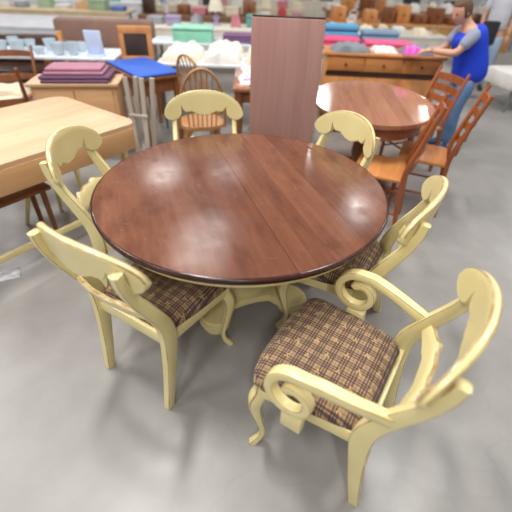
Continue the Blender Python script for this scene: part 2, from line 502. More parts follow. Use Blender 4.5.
def lump(bm, w, d, h, seed=0, amp=.12, n=12, ex=.4):
    """soft fabric bundle, flat underneath"""
    rng = random.Random(seed); ph = [rng.uniform(0, 6.28) for _ in range(6)]
    g = []
    for i in range(n+1):
        row = []
        for j in range(n+1):
            u = -1+2*i/n; v = -1+2*j/n
            e = max(0, (1-u**4)*(1-v**4))**ex
            z = h*e*(1+amp*math.sin(3.1*u*2+ph[0])*math.sin(2.3*v*2+ph[1])+amp*.7*math.sin(7*u+ph[2]+2*v)+amp*.5*math.sin(9*v+ph[3]-3*u))
            k = 1+.06*math.sin(4*u+5*v+ph[4])
            row.append(bm.verts.new((u*w/2*k, v*d/2*k, max(0.004, z))))
        g.append(row)
    for i in range(n):
        for j in range(n): bm.faces.new((g[i][j], g[i+1][j], g[i+1][j+1], g[i][j+1]))
    rim = [g[i][0] for i in range(n+1)]+[g[n][j] for j in range(1, n+1)]+[g[i][n] for i in range(n-1, -1, -1)]+[g[0][j] for j in range(n-1, 0, -1)]
    lo = [bm.verts.new((v.co.x, v.co.y, 0)) for v in rim]; m = len(rim)
    for i in range(m): bm.faces.new((rim[i], rim[(i+1) % m], lo[(i+1) % m], lo[i]))
    bm.faces.new(lo)

def folded(bm, w, d, h, n=3, seed=0):
    """stack of folded layers with rounded fold edges"""
    rng = random.Random(seed); t = h/n
    for k in range(n):
        dw, dd = rng.uniform(-.02, .0), rng.uniform(-.02, .0)
        box(bm, (-w/2-dw, -d/2-dd, k*t), (w/2+dw, d/2+dd, (k+1)*t), t*.42, 3)

def table4(name, label, top, legm, loc, rz, w, d, h=.75, th=.03, ap=.1, lw=.028, inset=.05, apm=None, group=None):
    t = thing(name, label, 'table', loc, rz, group)
    part('tabletop', top, t, lambda b: box(b, (-w/2, -d/2, h-th), (w/2, d/2, h), .008))
    if ap:
        def f(b):
            i = inset
            for y in (-d/2+i, d/2-i): box(b, (-w/2+i, y-.01, h-th-ap), (w/2-i, y+.01, h-th))
            for x in (-w/2+i, w/2-i): box(b, (x-.01, -d/2+i, h-th-ap), (x+.01, d/2-i, h-th))
        part('apron', apm or legm, t, f)
    for sx in (-1, 1):
        for sy in (-1, 1):
            x, y = sx*(w/2-inset), sy*(d/2-inset)
            part('leg', legm, t, lambda b: sweep(b, [(x, y, h-th, lw, lw), (x, y, h-.2, lw, lw), (x, y, 0, lw*.65, lw*.65)], steps=3))
    return t

def ladder_chair(label, loc, rz, wood, seatm, group, top=1.0, slats=4, w=.40, d=.38, name='wooden_chair'):
    """facing +y; rear posts lean back"""
    t = thing(name, label, 'chair', loc, rz, group)
    part('seat', seatm, t, lambda b: box(b, (-w/2, -d/2+.02, .435), (w/2, d/2, .462), .01))
    for s in (-1, 1):
        part('rear_post', wood, t, lambda b: sweep(b, [(s*(w/2-.02), -d/2-.03, 0, .017, .017), (s*(w/2-.02), -d/2+.01, .45, .019, .019), (s*(w/2-.02), -d/2-.03, .68, .018, .018), (s*(w/2-.02), -d/2-.11, top, .014, .014)], section='circ', steps=4))
        part('front_leg', wood, t, lambda b: tube(b, (s*(w/2-.02), d/2-.03, 0), (s*(w/2-.02), d/2-.03, .437), .016, .019))
        part('stretcher', wood, t, lambda b: tube(b, (s*(w/2-.02), d/2-.03, .18), (s*(w/2-.02), -d/2-.01, .18), .010))
    part('stretcher', wood, t, lambda b: tube(b, (-w/2+.02, d/2-.03, .25), (w/2-.02, d/2-.03, .25), .010))
    for k in range(slats):
        z = .56+(top-.64)*k/max(1, slats-1)
        y = -d/2-.005-.09*((z-.5)/(top-.5))
        def f(b, z=z, y=y):
            n = 10; r = []
            for i in range(n+1):
                x = -w/2+.02+(w-.04)*i/n; yy = y-.03*(1-(2*x/w)**2); hh = .028+.012*(1-(2*x/w)**2)
                r.append([b.verts.new((x, yy+a, z+c)) for a, c in ((.006, -.025), (.006, hh), (-.006, hh), (-.006, -.025))])
            for p, q in zip(r, r[1:]):
                for i in range(4): b.faces.new((p[i], p[(i+1) % 4], q[(i+1) % 4], q[i]))
            b.faces.new(r[0]); b.faces.new(r[-1])
        part('back_slat', wood, t, f)
    return t

def windsor(label, loc, rz, wood, group):
    t = thing('windsor_chair', label, 'chair', loc, rz, group)
    def seat(b):
        o = [(.21*math.copysign(abs(math.cos(a))**.8, math.cos(a)), .20*math.copysign(abs(math.sin(a))**.8, math.sin(a))) for a in [2*PI*i/32 for i in range(32)]]
        prism(b, o, .43, .465, .01)
    part('seat', wood, t, seat)
    for sx in (-1, 1):
        for sy in (-1, 1): part('leg', wood, t, lambda b: tube(b, (sx*.2, sy*.19, 0), (sx*.14, sy*.13, .432), .012, .018))
        part('stretcher', wood, t, lambda b: tube(b, (sx*.175, -.165, .18), (sx*.175, .165, .18), .009))
    def hoop(b):
        P = []
        for i in range(25):
            a = PI*i/24; z = .455+.52*math.sin(a)**.75; P.append((.20*math.cos(a), -.165-.17*(z-.455)/.52, z, .012, .012))
        sweep(b, P, Vector((0, 1, 0)), 'circ', raw=True)
    part('hoop', wood, t, hoop)
    for i in range(7):
        x = -.132+.044*i; zt = .455+.52*math.sin(math.acos(x*1.05/.20))**.75
        part('spindle', wood, t, lambda b: tube(b, (x*.9, -.165, .455), (x*1.05, -.165-.17*(zt-.455)/.52, zt), .006))
    return t

# ------------------------------------------------------------------ pale drop-leaf table, left
e1 = Vector((-.583, -.812, 0)).normalized(); e2 = Vector((-e1.y*-1, 0, 0))
ang = math.atan2(-e1.y, -e1.x)                    # local +x runs towards the far right corner
DT = thing('drop_leaf_table', 'pale wooden drop-leaf table with cream legs at left', 'table', (0, 0, 0), ang)
P0 = Vector((-.86, 2.62, 0)); L1, L2 = 1.40, .97
DT.location = P0
def rr_outline(x0, y0, x1, y1, r, n=6):
    o = []
    for cx, cy, a in ((x1-r, y1-r, 0), (x0+r, y1-r, 90), (x0+r, y0+r, 180), (x1-r, y0+r, 270)):
        for k in range(n+1):
            t = R(a+90*k/n); o.append((cx+r*math.cos(t), cy+r*math.sin(t)))
    return o
part('tabletop', W_TAN, DT, lambda b: prism(b, rr_outline(-L1, 0, 0, L2, .09), .722, .75, .008))
part('drop_leaf', W_TANZ, DT, lambda b: box(b, (-L1+.08, -.004, .575), (-.05, .018, .722), .006))
part('end_apron', W_TANZ, DT, lambda b: box(b, (-.06, .08, .60), (-.04, L2-.08, .722)))
for x in (-.1, -L1+.1):
    for y in (.1, L2-.1): part('leg', MAT['paint'], DT, lambda b: sweep(b, [(x, y, .722, .028, .028), (x, y, .3, .024, .024), (x, y, 0, .016, .016)], steps=3))
for dx in (-.58, -.70):
    part('gate_leg', MAT['paint'], DT, lambda b: tube(b, (dx-.02, .14, .70), (dx*1.0+(.14 if dx > -.6 else -.02), .62, 0), .018, .014))
part('stretcher', MAT['paint'], DT, lambda b: box(b, (-L1+.1, .085, .13), (-.1, .115, .17), .004))
BN = thing('bench', 'low brown wooden bench under the pale drop-leaf table', 'bench', tuple(P0+Matrix.Rotation(ang, 3, 'Z') @ Vector((-.92, .36, 0))), ang)
part('seat', W_BR, BN, lambda b: box(b, (-.30, -.14, .40), (.30, .14, .43), .008))
for x in (-.25, .25):
    for y in (-.1, .1): part('leg', W_BR, BN, lambda b: tube(b, (x, y, 0), (x, y, .402), .016, .02))
PS = tag(part('paper_sheet', paintm('white_paper', (225, 228, 235), .7), None, lambda b: lump(b, .16, .11, .012, 3, .3), loc=(-1.62, 1.80, 0), rot=(0, 0, .5)), 'crumpled white paper lying on the floor by the drop-leaf table', 'paper')

# ------------------------------------------------------------------ tan sideboard with folded textiles
SB = thing('sideboard', 'tan wooden sideboard under folded mauve and purple textiles', 'sideboard', (-1.73, 3.72, 0), R(8))
part('body', W_TANZ, SB, lambda b: box(b, (-.37, -.165, .30), (.37, .17, .72), .006))
part('top', W_TAN, SB, lambda b: box(b, (-.40, -.19, .72), (.40, .19, .75), .006))
for x in (-.17, .17):
    d_ = part('door', W_TANZ, SB, lambda b: box(b, (x-.165, -.178, .33), (x+.165, -.16, .69), .004))
    part('knob', MAT['dark'], d_, lambda b: tube(b, (x*.2, -.175, .52), (x*.2, -.198, .52), .012))
for x in (-.3, .3):
    for y in (-.13, .13): part('leg', W_TANZ, SB, lambda b: tube(b, (x, y, 0), (x, y, .302), .018, .026))
tag(part('folded_blanket', paintm('purple_cloth', (104, 72, 98), .9), None, lambda b: folded(b, .62, .36, .055, 2, 1), loc=(-1.70, 3.715, .75), rot=(0, 0, R(8))), 'dark purple folded blanket lying on the tan sideboard', 'blanket')
tag(part('folded_blanket', paintm('mauve_cloth', (172, 120, 140), .9), None, lambda b: folded(b, .52, .30, .06, 2, 2), loc=(-1.71, 3.73, .805), rot=(0, 0, R(8))), 'mauve pink folded blanket on top of the purple blanket', 'blanket')
FR = thing('folding_stand', 'pale grey folded wooden stand upright beside the tan sideboard', 'stand', (-1.06, 3.38, 0), R(-12))
for x0, x1, y in ((-.10, -.06, -.05), (.05, .02, -.05), (-.02, -.14, .06), (.13, .02, .06)):
    part('leg', W_GR, FR, lambda b: bar(b, (x1, y, 0), (x0, y*.3, .86), .020, .010))
for z in (.22, .55): part('crossbar', W_GR, FR, lambda b: bar(b, (-.10, -.035, z), (.07, -.035, z), .012, .010, (0, 0, 1)))

# ------------------------------------------------------------------ brown table with blue cloth, framed chair
BT = table4('side_table', 'brown wooden table covered with a bright blue cloth', W_BR, W_BR, (-1.24, 4.21, 0), R(-51), .80, .48, .75, .03, .12, .03)
tag(part('tablecloth', paintm('blue_cloth', (44, 92, 190), .6), None, lambda b: folded(b, .80, .46, .03, 1), loc=(-1.24, 4.21, .75), rot=(0, 0, R(-51))), 'bright blue folded cloth spread on the brown table', 'cloth')
FC = thing('framed_back_chair', 'orange wooden chair with square dark panelled back, behind blue cloth', 'chair', (-1.47, 4.98, -.0), PI+R(8))
part('back_panel', paintm('dark_weave', (62, 48, 46), .8, .3), FC, lambda b: box(b, (-.13, .19, .76), (.13, .215, .99), .004))
def frm(b):
    box(b, (-.18, .185, .70), (-.125, .22, 1.05), .006); box(b, (.125, .185, .70), (.18, .22, 1.05), .006)
    box(b, (-.18, .184, .985), (.18, .221, 1.06), .006); box(b, (-.18, .184, .70), (.18, .221, .765), .006)
part('back_frame', W_OR, FC, frm)
part('seat', paintm('dark_weave', (62, 48, 46), .8, .3), FC, lambda b: box(b, (-.2, -.2, .42), (.2, .2, .48), .02))
for x in (-.165, .165):
    part('rear_leg', W_OR, FC, lambda b: box(b, (x-.02, .185, 0), (x+.02, .22, .705), .004))
    part('front_leg', W_OR, FC, lambda b: box(b, (x-.02, -.19, 0), (x+.02, -.155, .425), .004))

# ------------------------------------------------------------------ table of glassware
GT = table4('trestle_table', 'white-topped trestle table holding pale blue glassware', paintm('white_top', (214, 220, 228), .5), paintm('grey_metal', (120, 122, 126), .4), (-2.66, 4.95, 0), R(3), 1.9, .62, .74, .03, 0, .02)
SG = thing('display_board', 'upright pale blue-white board standing on the glassware table', 'board', (-1.93, 4.80, .74), R(-6))
part('panel', paintm('ice_white', (200, 214, 244), .35), SG, lambda b: box(b, (-.10, -.012, .01), (.10, .012, .26), .01, rot=(.06, 0, 0)))
part('foot', paintm('ice_white', (200, 214, 244), .35), SG, lambda b: box(b, (-.1, -.06, 0), (.1, .06, .014), .004))
GL = NT('pale_blue_glass'); GL.set(lin((222, 234, 242)), .12, Transmission_Weight=.4, IOR=1.4); GL = GL.m
k = 0
for x in (-3.02, -2.80, -2.58, -2.36, -2.17):
    for y in (4.80, 5.05):
        rng = random.Random(k); r = rng.uniform(.06, .09); h = rng.uniform(.07, .14)
        word = ['small', 'wide', 'tall', 'shallow', 'round'][k % 5]
        tag(part('glass_bowl', GL, None, lambda b: lathe(b, [(0, .001), (r*.5, 0), (r*.75, h*.3), (r, h), (r*.95, h), (r*.7, h*.35), (r*.45, .012), (0, .012)], 20), loc=(x+rng.uniform(-.03, .03), y, .74)),
            'pale blue glass bowl, number %s from left in the %s row on white trestle table' % (['one', 'two', 'three', 'four', 'five'][k//2], ['front', 'rear'][k % 2]), 'bowl', 'glass bowls on the white trestle table')
        k += 1

# ------------------------------------------------------------------ chairs at far left, settee, sofa, grey tables
def cushion_chair(label, loc, rz):
    t = ladder_chair(label, loc, rz, W_BR, W_BR, 'brown wooden chairs at far left', .86, 2, .48, .44)
    part('cushion', paintm('cream_cloth', (222, 206, 178), .9), t, lambda b: lump(b, .40, .34, .08, 5, .08)).location = (0, .02, .46)
    return t
cushion_chair('brown wooden chair with cream cushion, nearer one behind the drop-leaf table', (-2.52, 3.72, 0), R(30))
cushion_chair('brown wooden chair with cream cushion, farther one left of the tan sideboard', (-2.72, 4.24, 0), R(190))
ST = thing('settee', 'dark brown settee at left edge with orange wooden arm', 'settee', (-3.60, 5.50, 0), R(2))
part('seat', W_DK, ST, lambda b: box(b, (-.8, -.3, .28), (.8, .3, .46), .04))
part('backrest', W_DK, ST, lambda b: box(b, (-.8, .18, .46), (.8, .32, .80), .05))
for x in (-.82, .82):
    def armf(b):
        box(b, (x-.035, -.3, .60), (x+.035, .32, .66), .012); box(b, (x-.03, -.29, 0), (x+.03, -.23, .60), .006); box(b, (x-.03, .25, 0), (x+.03, .31, .84), .006)
    part('arm', W_OR, ST, armf)
SF = thing('sofa', 'brown upholstered sofa behind the upright white board', 'sofa', (-2.42, 6.28, 0), R(2))
sm = paintm('brown_cloth', (142, 112, 100), .85)
part('base', sm, SF, lambda b: box(b, (-.75, -.4, .0), (.75, .4, .42), .05))
part('backrest', sm, SF, lambda b: box(b, (-.75, .2, .42), (.75, .42, .92), .07))
for x in (-.66, .66): part('arm', sm, SF, lambda b: box(b, (x-.1, -.4, .40), (x+.1, .3, .64), .06))
for x in (-.29, .29): part('seat_cushion', sm, SF, lambda b: box(b, (x-.27, -.38, .42), (x+.27, .2, .56), .05))

# ------------------------------------------------------------------ windsor chairs, sheet-covered table, quilts
windsor('honey-coloured bow-back windsor chair, nearer one behind the far dining chair', (-.56, 3.55, 0), R(12), W_HON, 'windsor chairs behind the table')
windsor('honey-coloured bow-back windsor chair, farther one beside blue-covered table', (-.52, 4.02, 0), R(-35), W_HON, 'windsor chairs behind the table')
DN = table4('wooden_table', 'brown wooden table draped in a white sheet, left behind upright leaf', W_BRX, W_BR, (.07, 4.02, 0), R(2), .70, .86, .75, .035, .1, .035)
def sheet(b):
    box(b, (-.38, -.36, 0), (.38, .41, .012), .004)
tag(part('white_sheet', paintm('white_sheet', (232, 224, 224), .8), None, lambda b: lump(b, .58, .70, .03, 8, .25, 16, .25), loc=(.07, 4.05, .75)), 'rumpled white sheet lying on the brown table behind the leaf', 'sheet')
tag(part('pink_tag', paintm('pink_paper', (238, 130, 200), .7), None, lambda b: lump(b, .07, .05, .008, 2, .05), loc=(-.14, 3.80, .775)), 'small pink tag on the white sheet, left of the upright leaf', 'tag')
QT = table4('trestle_table', 'trestle table piled with cream quilts behind windsor chairs', paintm('white_top', (214, 220, 228), .5), paintm('grey_metal', (120, 122, 126), .4), (-.45, 4.95, 0), 0, 1.5, .80, .74, .03, 0, .02)
qi = 0
qlab = ['plump cream quilt at left front of the quilt table', 'cream quilt in front centre of the quilt table', 'pale cream quilt at right front of the quilt table',
        'white quilt at left rear of the quilt table', 'white quilt at centre rear of quilt table', 'ivory quilt at right rear of the quilt table']
for y in (4.76, 5.13):
    for x in (-.93, -.46, .02):
        tag(part('quilt', paintm(['cream_quilt', 'white_quilt'][qi % 2], [(232, 222, 204), (228, 224, 218)][qi % 2], .9), None, lambda b: lump(b, .42, .35, .11+.025*(qi % 3), 20+qi, .16, 14, .45), loc=(x, y, .74)), qlab[qi], 'quilt', 'cream quilts piled on the trestle table')
        qi += 1
MT = table4('trestle_table', 'trestle table carrying the mint green tote and purple fabric', paintm('white_top', (214, 220, 228), .5), paintm('grey_metal', (120, 122, 126), .4), (-.75, 6.15, 0), 0, 1.7, .6, .74, .03, 0, .02)
MB_ = thing('storage_tote', 'mint green rectangular storage tote on far trestle table', 'tote', (-1.00, 6.10, .74), R(3))
part('body', paintm('mint_plastic', (146, 214, 184), .5), MB_, lambda b: box(b, (-.27, -.18, 0), (.27, .18, .15), .02))
part('lid', paintm('mint_lid', (160, 222, 196), .5), MB_, lambda b: box(b, (-.285, -.195, .15), (.285, .195, .185), .012))
tag(part('folded_fabric', paintm('plum_cloth', (126, 92, 128), .9), None, lambda b: folded(b, .5, .3, .11, 3, 4), loc=(-.34, 6.10, .74)), 'plum purple folded fabric right of the mint tote', 'fabric')

# ------------------------------------------------------------------ oval table, right
OV = thing('oval_table', 'glossy brown oval table behind right of the upright leaf', 'table', (.94, 3.36, 0), R(-4))
OVX, OVY = .50, .66
def ov(fx, fy, n=64): return [(OVX*fx*math.cos(2*PI*i/n), OVY*fy*math.sin(2*PI*i/n)) for i in range(n)]
part('tabletop', W_BRX, OV, lambda b: prism(b, ov(1, 1), .725, .755, .01))
part('apron', W_BR, OV, lambda b: prism(b, ov(.86, .9), .62, .725))
part('pedestal', W_BR, OV, lambda b: lathe(b, [(0, .63), (.09, .63), (.07, .55), (.05, .5), (.08, .38), (.09, .28), (.06, .2), (.08, .12), (0, .12)], 24))
for q in range(4):
    a = q*PI/2+PI/4
    part('foot', W_BR, OV, lambda b: sweep(b, [(.04*math.cos(a), .04*math.sin(a), .2, .03, .022), (.2*math.cos(a), .2*math.sin(a), .14, .028, .022), (.38*math.cos(a), .38*math.sin(a), .024, .02, .02)], Vector((-math.sin(a), math.cos(a), 0)), steps=4))
ladder_chair('reddish ladder-back wooden chair with orange seat, nearer one beside oval table', (.93, 2.68, 0), R(67), W_LAD, W_ORX, 'ladder-back chairs by the oval table', .98)
ladder_chair('reddish ladder-back wooden chair with tall back, farther one right of oval table', (1.36, 2.98, 0), R(67), W_LAD, W_ORX, 'ladder-back chairs by the oval table', .98)
ladder_chair('reddish wooden chair at far right corner of oval table, in front of dresser', (1.50, 3.72, 0), R(110), W_LAD, W_ORX, 'ladder-back chairs by the oval table', .92)

# ------------------------------------------------------------------ orange dresser and goods
DR = thing('dresser', 'long orange oak dresser with panelled doors, piled with fabrics', 'dresser', (1.36, 4.86, 0), R(-3))
part('body', W_OR, DR, lambda b: box(b, (-.64, -.22, .06), (.64, .22, .86), .006))
part('top', W_ORX, DR, lambda b: box(b, (-.67, -.25, .86), (.67, .24, .89), .008))
part('gap_shade_strip', W_DK, DR, lambda b: box(b, (-.63, -.226, .655), (.63, -.215, .705)))  # dark strip stands in for the shaded gap between drawers and doors
part('plinth', W_BR, DR, lambda b: box(b, (-.62, -.2, 0), (.62, .2, .06)))
for x in (-.42, 0, .42):
    d_ = part('drawer', W_ORX, DR, lambda b: box(b, (x-.20, -.238, .71), (x+.20, -.218, .85), .006))
    part('knob', MAT['dark'], d_, lambda b: tube(b, (x, -.23, .78), (x, -.258, .78), .012))
    d_ = part('door', W_OR, DR, lambda b: (box(b, (x-.19, -.235, .10), (x+.19, -.218, .64), .006), box(b, (x-.13, -.242, .16), (x+.13, -.23, .58), .006)))
    part('knob', MAT['dark'], d_, lambda b: tube(b, (x+.155, -.23, .40), (x+.155, -.255, .40), .012))
gi = 0
for x, y, w_, h_, lab, m_ in ((.98, 4.80, .42, .05, 'grey folded bundle at left end of the dresser top', paintm('grey_cloth', (128, 134, 140), .9)),
                              (1.38, 4.86, .26, .03, 'white folded cloth at middle of the dresser top', paintm('white_quilt', (228, 224, 218), .9)),
                              (1.72, 4.78, .36, .05, 'grey folded bundle at right end of the dresser top', paintm('grey_cloth', (128, 134, 140), .9))):
    tag(part('fabric_bundle', m_, None, lambda b: lump(b, w_, .3, h_*1.4, 40+gi, .2), loc=(x, y, .89)), lab, 'fabric', 'fabric bundles on the dresser'); gi += 1
PT = table4('trestle_table', 'trestle table behind the dresser, carrying pink and blue fabrics', paintm('white_top', (214, 220, 228), .5), paintm('grey_metal', (120, 122, 126), .4), (1.40, 5.60, 0), R(-3), 1.7, .76, .80, .03, 0, .02)
for x, y, w_, d_, h_, lab, c in ((.92, 5.50, .60, .32, .13, 'hot pink folded fabric at left behind the dresser', ('pink_cloth', (222, 84, 128))), (1.58, 5.44, .62, .32, .11, 'hot pink folded fabric at right behind the dresser', ('rose_cloth', (226, 96, 138))),
                                 (.95, 5.82, .62, .26, .24, 'sky blue fabric pile behind the pink fabric', ('sky_cloth', (88, 160, 200))), (1.55, 5.82, .50, .26, .18, 'slate blue fabric pile right of the sky blue one', ('slate_cloth', (120, 150, 176)))):
    tag(part('folded_fabric', paintm(c[0], c[1], .9), None, lambda b: folded(b, w_, d_, h_, 3, int(x*100)), loc=(x, y, .80), rot=(0, 0, R(-3))), lab, 'fabric', 'folded fabrics behind the dresser')
LB = thing('covered_table', 'low white-covered table at far right edge of the hall', 'table', (4.05, 6.1, 0), R(8))
part('cover', paintm('white_quilt', (228, 224, 218), .9), LB, lambda b: box(b, (-.6, -.35, .30), (.6, .35, .52), .05))
for x in (-.5, .5):
    for y in (-.27, .27): part('leg', paintm('grey_metal', (120, 122, 126), .4), LB, lambda b: tube(b, (x, y, 0), (x, y, .31), .02))

# ------------------------------------------------------------------ people
def skin(name, joints, bones, mat, parent, sub=2):
    me = bpy.data.meshes.new(name); names = list(joints)
    me.from_pydata([joints[n][:3] for n in names], [(names.index(a), names.index(b)) for a, b in bones], [])
    o = bpy.data.objects.new(name, me); COL.objects.link(o); o.parent = parent
    o.modifiers.new('skin', 'SKIN'); sv = me.skin_vertices[0].data
    for i, n in enumerate(names):
        r = joints[n][3]; r = r if isinstance(r, tuple) else (r, r)
        sv[i].radius = r; sv[i].use_root = (i == 0)
    o.modifiers.new('sub', 'SUBSURF').levels = sub; o.modifiers['sub'].render_levels = sub
    o.modifiers['skin'].use_smooth_shade = True
    me.materials.append(mat); return o

SK = paintm('skin', (214, 164, 140), .5, .05)
def head(parent, c, yaw, tilt, hairm, long=False):
    """a face, with nose, mouth, eyes and ears; returns the head mesh"""
    bm = bmesh.new(); bmesh.ops.create_uvsphere(bm, u_segments=32, v_segments=24, radius=1)
    for v in bm.verts:
        x, y, z = v.co                      # face looks along +y
        w = .074*(1-.16*max(0, -z)**1.5); v.co = Vector((x*w, y*(.094 if y < 0 else .088), z*.112))
        if y > 0:
            q = math.exp(-((x/.16)**2)); v.co.y += .022*q*math.exp(-((z+.16)/.16)**2)      # nose
            v.co.y -= .008*math.exp(-((abs(x)-.36)/.14)**2)*math.exp(-((z-.06)/.10)**2)     # eye sockets
            v.co.y += .006*math.exp(-(x/.35)**2)*math.exp(-((z+.48)/.07)**2)               # lips
            v.co.y += .010*math.exp(-(x/.3)**2)*math.exp(-((z+.82)/.14)**2)                # chin
    M = Matrix.Translation(c) @ Matrix.Rotation(yaw, 4, 'Z') @ Matrix.Rotation(tilt, 4, 'X')
    def place(b):
        for v in b.verts: v.co = M @ v.co
    place(bm); h = link('head', bm, SK, parent)
    for s in (-1, 1):
        b = bmesh.new(); bmesh.ops.create_uvsphere(b, u_segments=10, v_segments=8, radius=.0105)
        for v in b.verts: v.co += Vector((s*.027, .077, .006))
        place(b); e = link('eye', b, paintm('eye_dark', (92, 72, 62), .4), parent); e['label'] = 'small brown eye'
        b = bmesh.new(); bmesh.ops.create_uvsphere(b, u_segments=10, v_segments=8, radius=1)
        for v in b.verts: v.co = Vector((s*.074+v.co.x*.01, -.005+v.co.y*.018, -.005+v.co.z*.03))
        place(b); link('ear', b, SK, parent)
    b = bmesh.new(); lathe(b, [(0, -.003), (.016, 0), (0, .003)], 12)
    for v in b.verts: v.co = Vector((v.co.x*1.2, .088+v.co.z, -.053+v.co.y*.25))
    place(b); link('mouth', b, paintm('lip', (176, 96, 92), .5), parent)
    b = bmesh.new(); bmesh.ops.create_uvsphere(b, u_segments=28, v_segments=20, radius=1)
    for v in b.verts:
        x, y, z = v.co; v.co = Vector((x*.084, y*.104-.006, z*.118+.008))
        if y > .25 and z < .55: v.co = Vector((x*.066, min(v.co.y, .05), max(v.co.z, -.02)*.8))
        if z < -.3 and not long: v.co.z = max(v.co.z, -.05)
    place(b); link('hair', b, hairm, parent)
    return M

def hand(parent, wrist, direction, up):
    """palm, four curled fingers of unequal length and a thumb from the palm's side"""
    d = Vector(direction).normalized(); u = Vector(up); u = (u-d*u.dot(d)).normalized(); s = d.cross(u)
    W = Vector(wrist)
    J = {'w': (*W, .022), 'p': (*(W+d*.045), (.034, .016)), 'k': (*(W+d*.085), (.036, .013))}; B = [('w', 'p'), ('p', 'k')]
    skin('palm', J, B, SK, parent, 2)
    for i, ln in enumerate((.062, .072, .068, .052)):
        b0 = W+d*.07+s*(.027-.018*i); 
        pts = [b0, b0+d*ln*.5-u*.006, b0+d*ln*.85-u*.022, b0+d*ln*1.0-u*.042]
        skin('finger', {str(k): (*p, .0088-.0008*k) for k, p in enumerate(pts)}, [('0', '1'), ('1', '2'), ('2', '3')], SK, parent, 1)
    b0 = W+d*.03+s*.024
    pts = [b0, b0+d*.02+s*.022-u*.008, b0+d*.048+s*.028-u*.02]
    skin('thumb', {str(k): (*p, .0105-.001*k) for k, p in enumerate(pts)}, [('0', '1'), ('1', '2')], SK, parent, 1)

PN = thing('person', 'person in bright blue vest and jeans leaning over the dresser, holding pink cloth', 'person', (2.12, 4.30, 0))
def rel(p, r): return (p[0]-2.20, p[1]-4.30, p[2], r)
J = {'pelvis': rel((2.22, 4.30, .86), (.10, .10)), 'waist': rel((2.18, 4.30, 1.00), (.09, .09)), 'chest': rel((2.12, 4.31, 1.13), (.10, .09)), 'neckb': rel((2.06, 4.31, 1.22), .06), 'neck': rel((2.02, 4.31, 1.28), .05), 'skull': rel((2.0, 4.31, 1.33), .05),
     'shL': rel((2.09, 4.47, 1.17), .052), 'elL': rel((1.98, 4.52, .98), .038), 'wrL': rel((1.80, 4.52, .965), .026),
     'shR': rel((2.09, 4.15, 1.17), .052), 'elR': rel((1.96, 4.14, 1.0), .038), 'wrR': rel((1.78, 4.28, 1.0), .026),
     'hipL': rel((2.22, 4.38, .80), .09), 'knL': rel((2.17, 4.40, .45), .06), 'anL': rel((2.22, 4.40, .09), .042),
     'hipR': rel((2.22, 4.22, .80), .09), 'knR': rel((2.16, 4.20, .45), .06), 'anR': rel((2.21, 4.20, .09), .042)}
B = [('pelvis', 'waist'), ('waist', 'chest'), ('chest', 'neckb'), ('neckb', 'neck'), ('neck', 'skull'), ('chest', 'shL'), ('shL', 'elL'), ('elL', 'wrL'), ('chest', 'shR'), ('shR', 'elR'), ('elR', 'wrR'), ('pelvis', 'hipL'), ('hipL', 'knL'), ('knL', 'anL'), ('pelvis', 'hipR'), ('hipR', 'knR'), ('knR', 'anR')]
skin('body', J, B, SK, PN)
def sub(js, bs, grow): return {n: (*J[n][:3], tuple(v+grow for v in (J[n][3] if isinstance(J[n][3], tuple) else (J[n][3],)*2))) for n in js}, bs
bluem = paintm('vest_blue', (20, 62, 206), .7)
VJ = {'hem': (.04, 0, .69, (.20, .20)), 'pelvis': (.03, 0, .86, (.175, .185)), 'waist': (-.025, 0, 1.0, (.15, .165)), 'chest': (-.08, .01, 1.13, (.17, .185)), 'yoke': (-.125, .01, 1.205, (.12, .15))}
skin('vest', VJ, [('hem', 'pelvis'), ('pelvis', 'waist'), ('waist', 'chest'), ('chest', 'yoke')], bluem, PN)
shirt = paintm('shirt_grey', (150, 156, 176), .8)
for q in 'LR':
    e = Vector(J['sh'+q][:3]).lerp(Vector(J['el'+q][:3]), .75)
    cpt = Vector(J['chest'][:3]).lerp(Vector(J['sh'+q][:3]), .45)
    skin('shirt_sleeve', {'c': (*cpt, .075), 's': (*J['sh'+q][:3], .070), 'e': (*e, .058)}, [('c', 's'), ('s', 'e')], shirt, PN)
    jm = paintm('blue_jeans', (96, 128, 172), .8)
    h_ = J['hip'+q]; k_ = J['kn'+q]; a_ = J['an'+q]
    skin('jeans_leg', {'h': (*h_[:3], .105), 'k': (*k_[:3], .076), 'a': (a_[0], a_[1], .07, .062)}, [('h', 'k'), ('k', 'a')], jm, PN)
    skin('shoe', {'h': (a_[0]+.02, a_[1], .045, .042), 'm': (a_[0]-.08, a_[1], .04, (.042, .038)), 't': (a_[0]-.17, a_[1], .032, .030)}, [('h', 'm'), ('m', 't')], paintm('shoe_blue', (70, 96, 140), .6), PN)
skin('jeans_hips', {'l': (.02, .09, .83, .115), 'p': (.02, 0, .86, .125), 'r': (.02, -.09, .83, .115)}, [('l', 'p'), ('p', 'r')], paintm('blue_jeans', (96, 128, 172), .8), PN)
head(PN, Vector((-.235, .01, 1.335)), R(112), R(-22), paintm('brown_hair', (104, 78, 60), .7))
hand(PN, J['wrL'][:3], (-1, -.1, -.1), (0, 0, 1)); hand(PN, J['wrR'][:3], (-.9, .35, -.12), (0, 0, 1))
tag(part('pink_cloth', paintm('bright_pink', (250, 110, 214), .7), None, lambda b: lump(b, .16, .13, .07, 9, .25), loc=(1.58, 4.50, .925)), 'bright pink cloth under the hands of the person in blue vest', 'cloth')

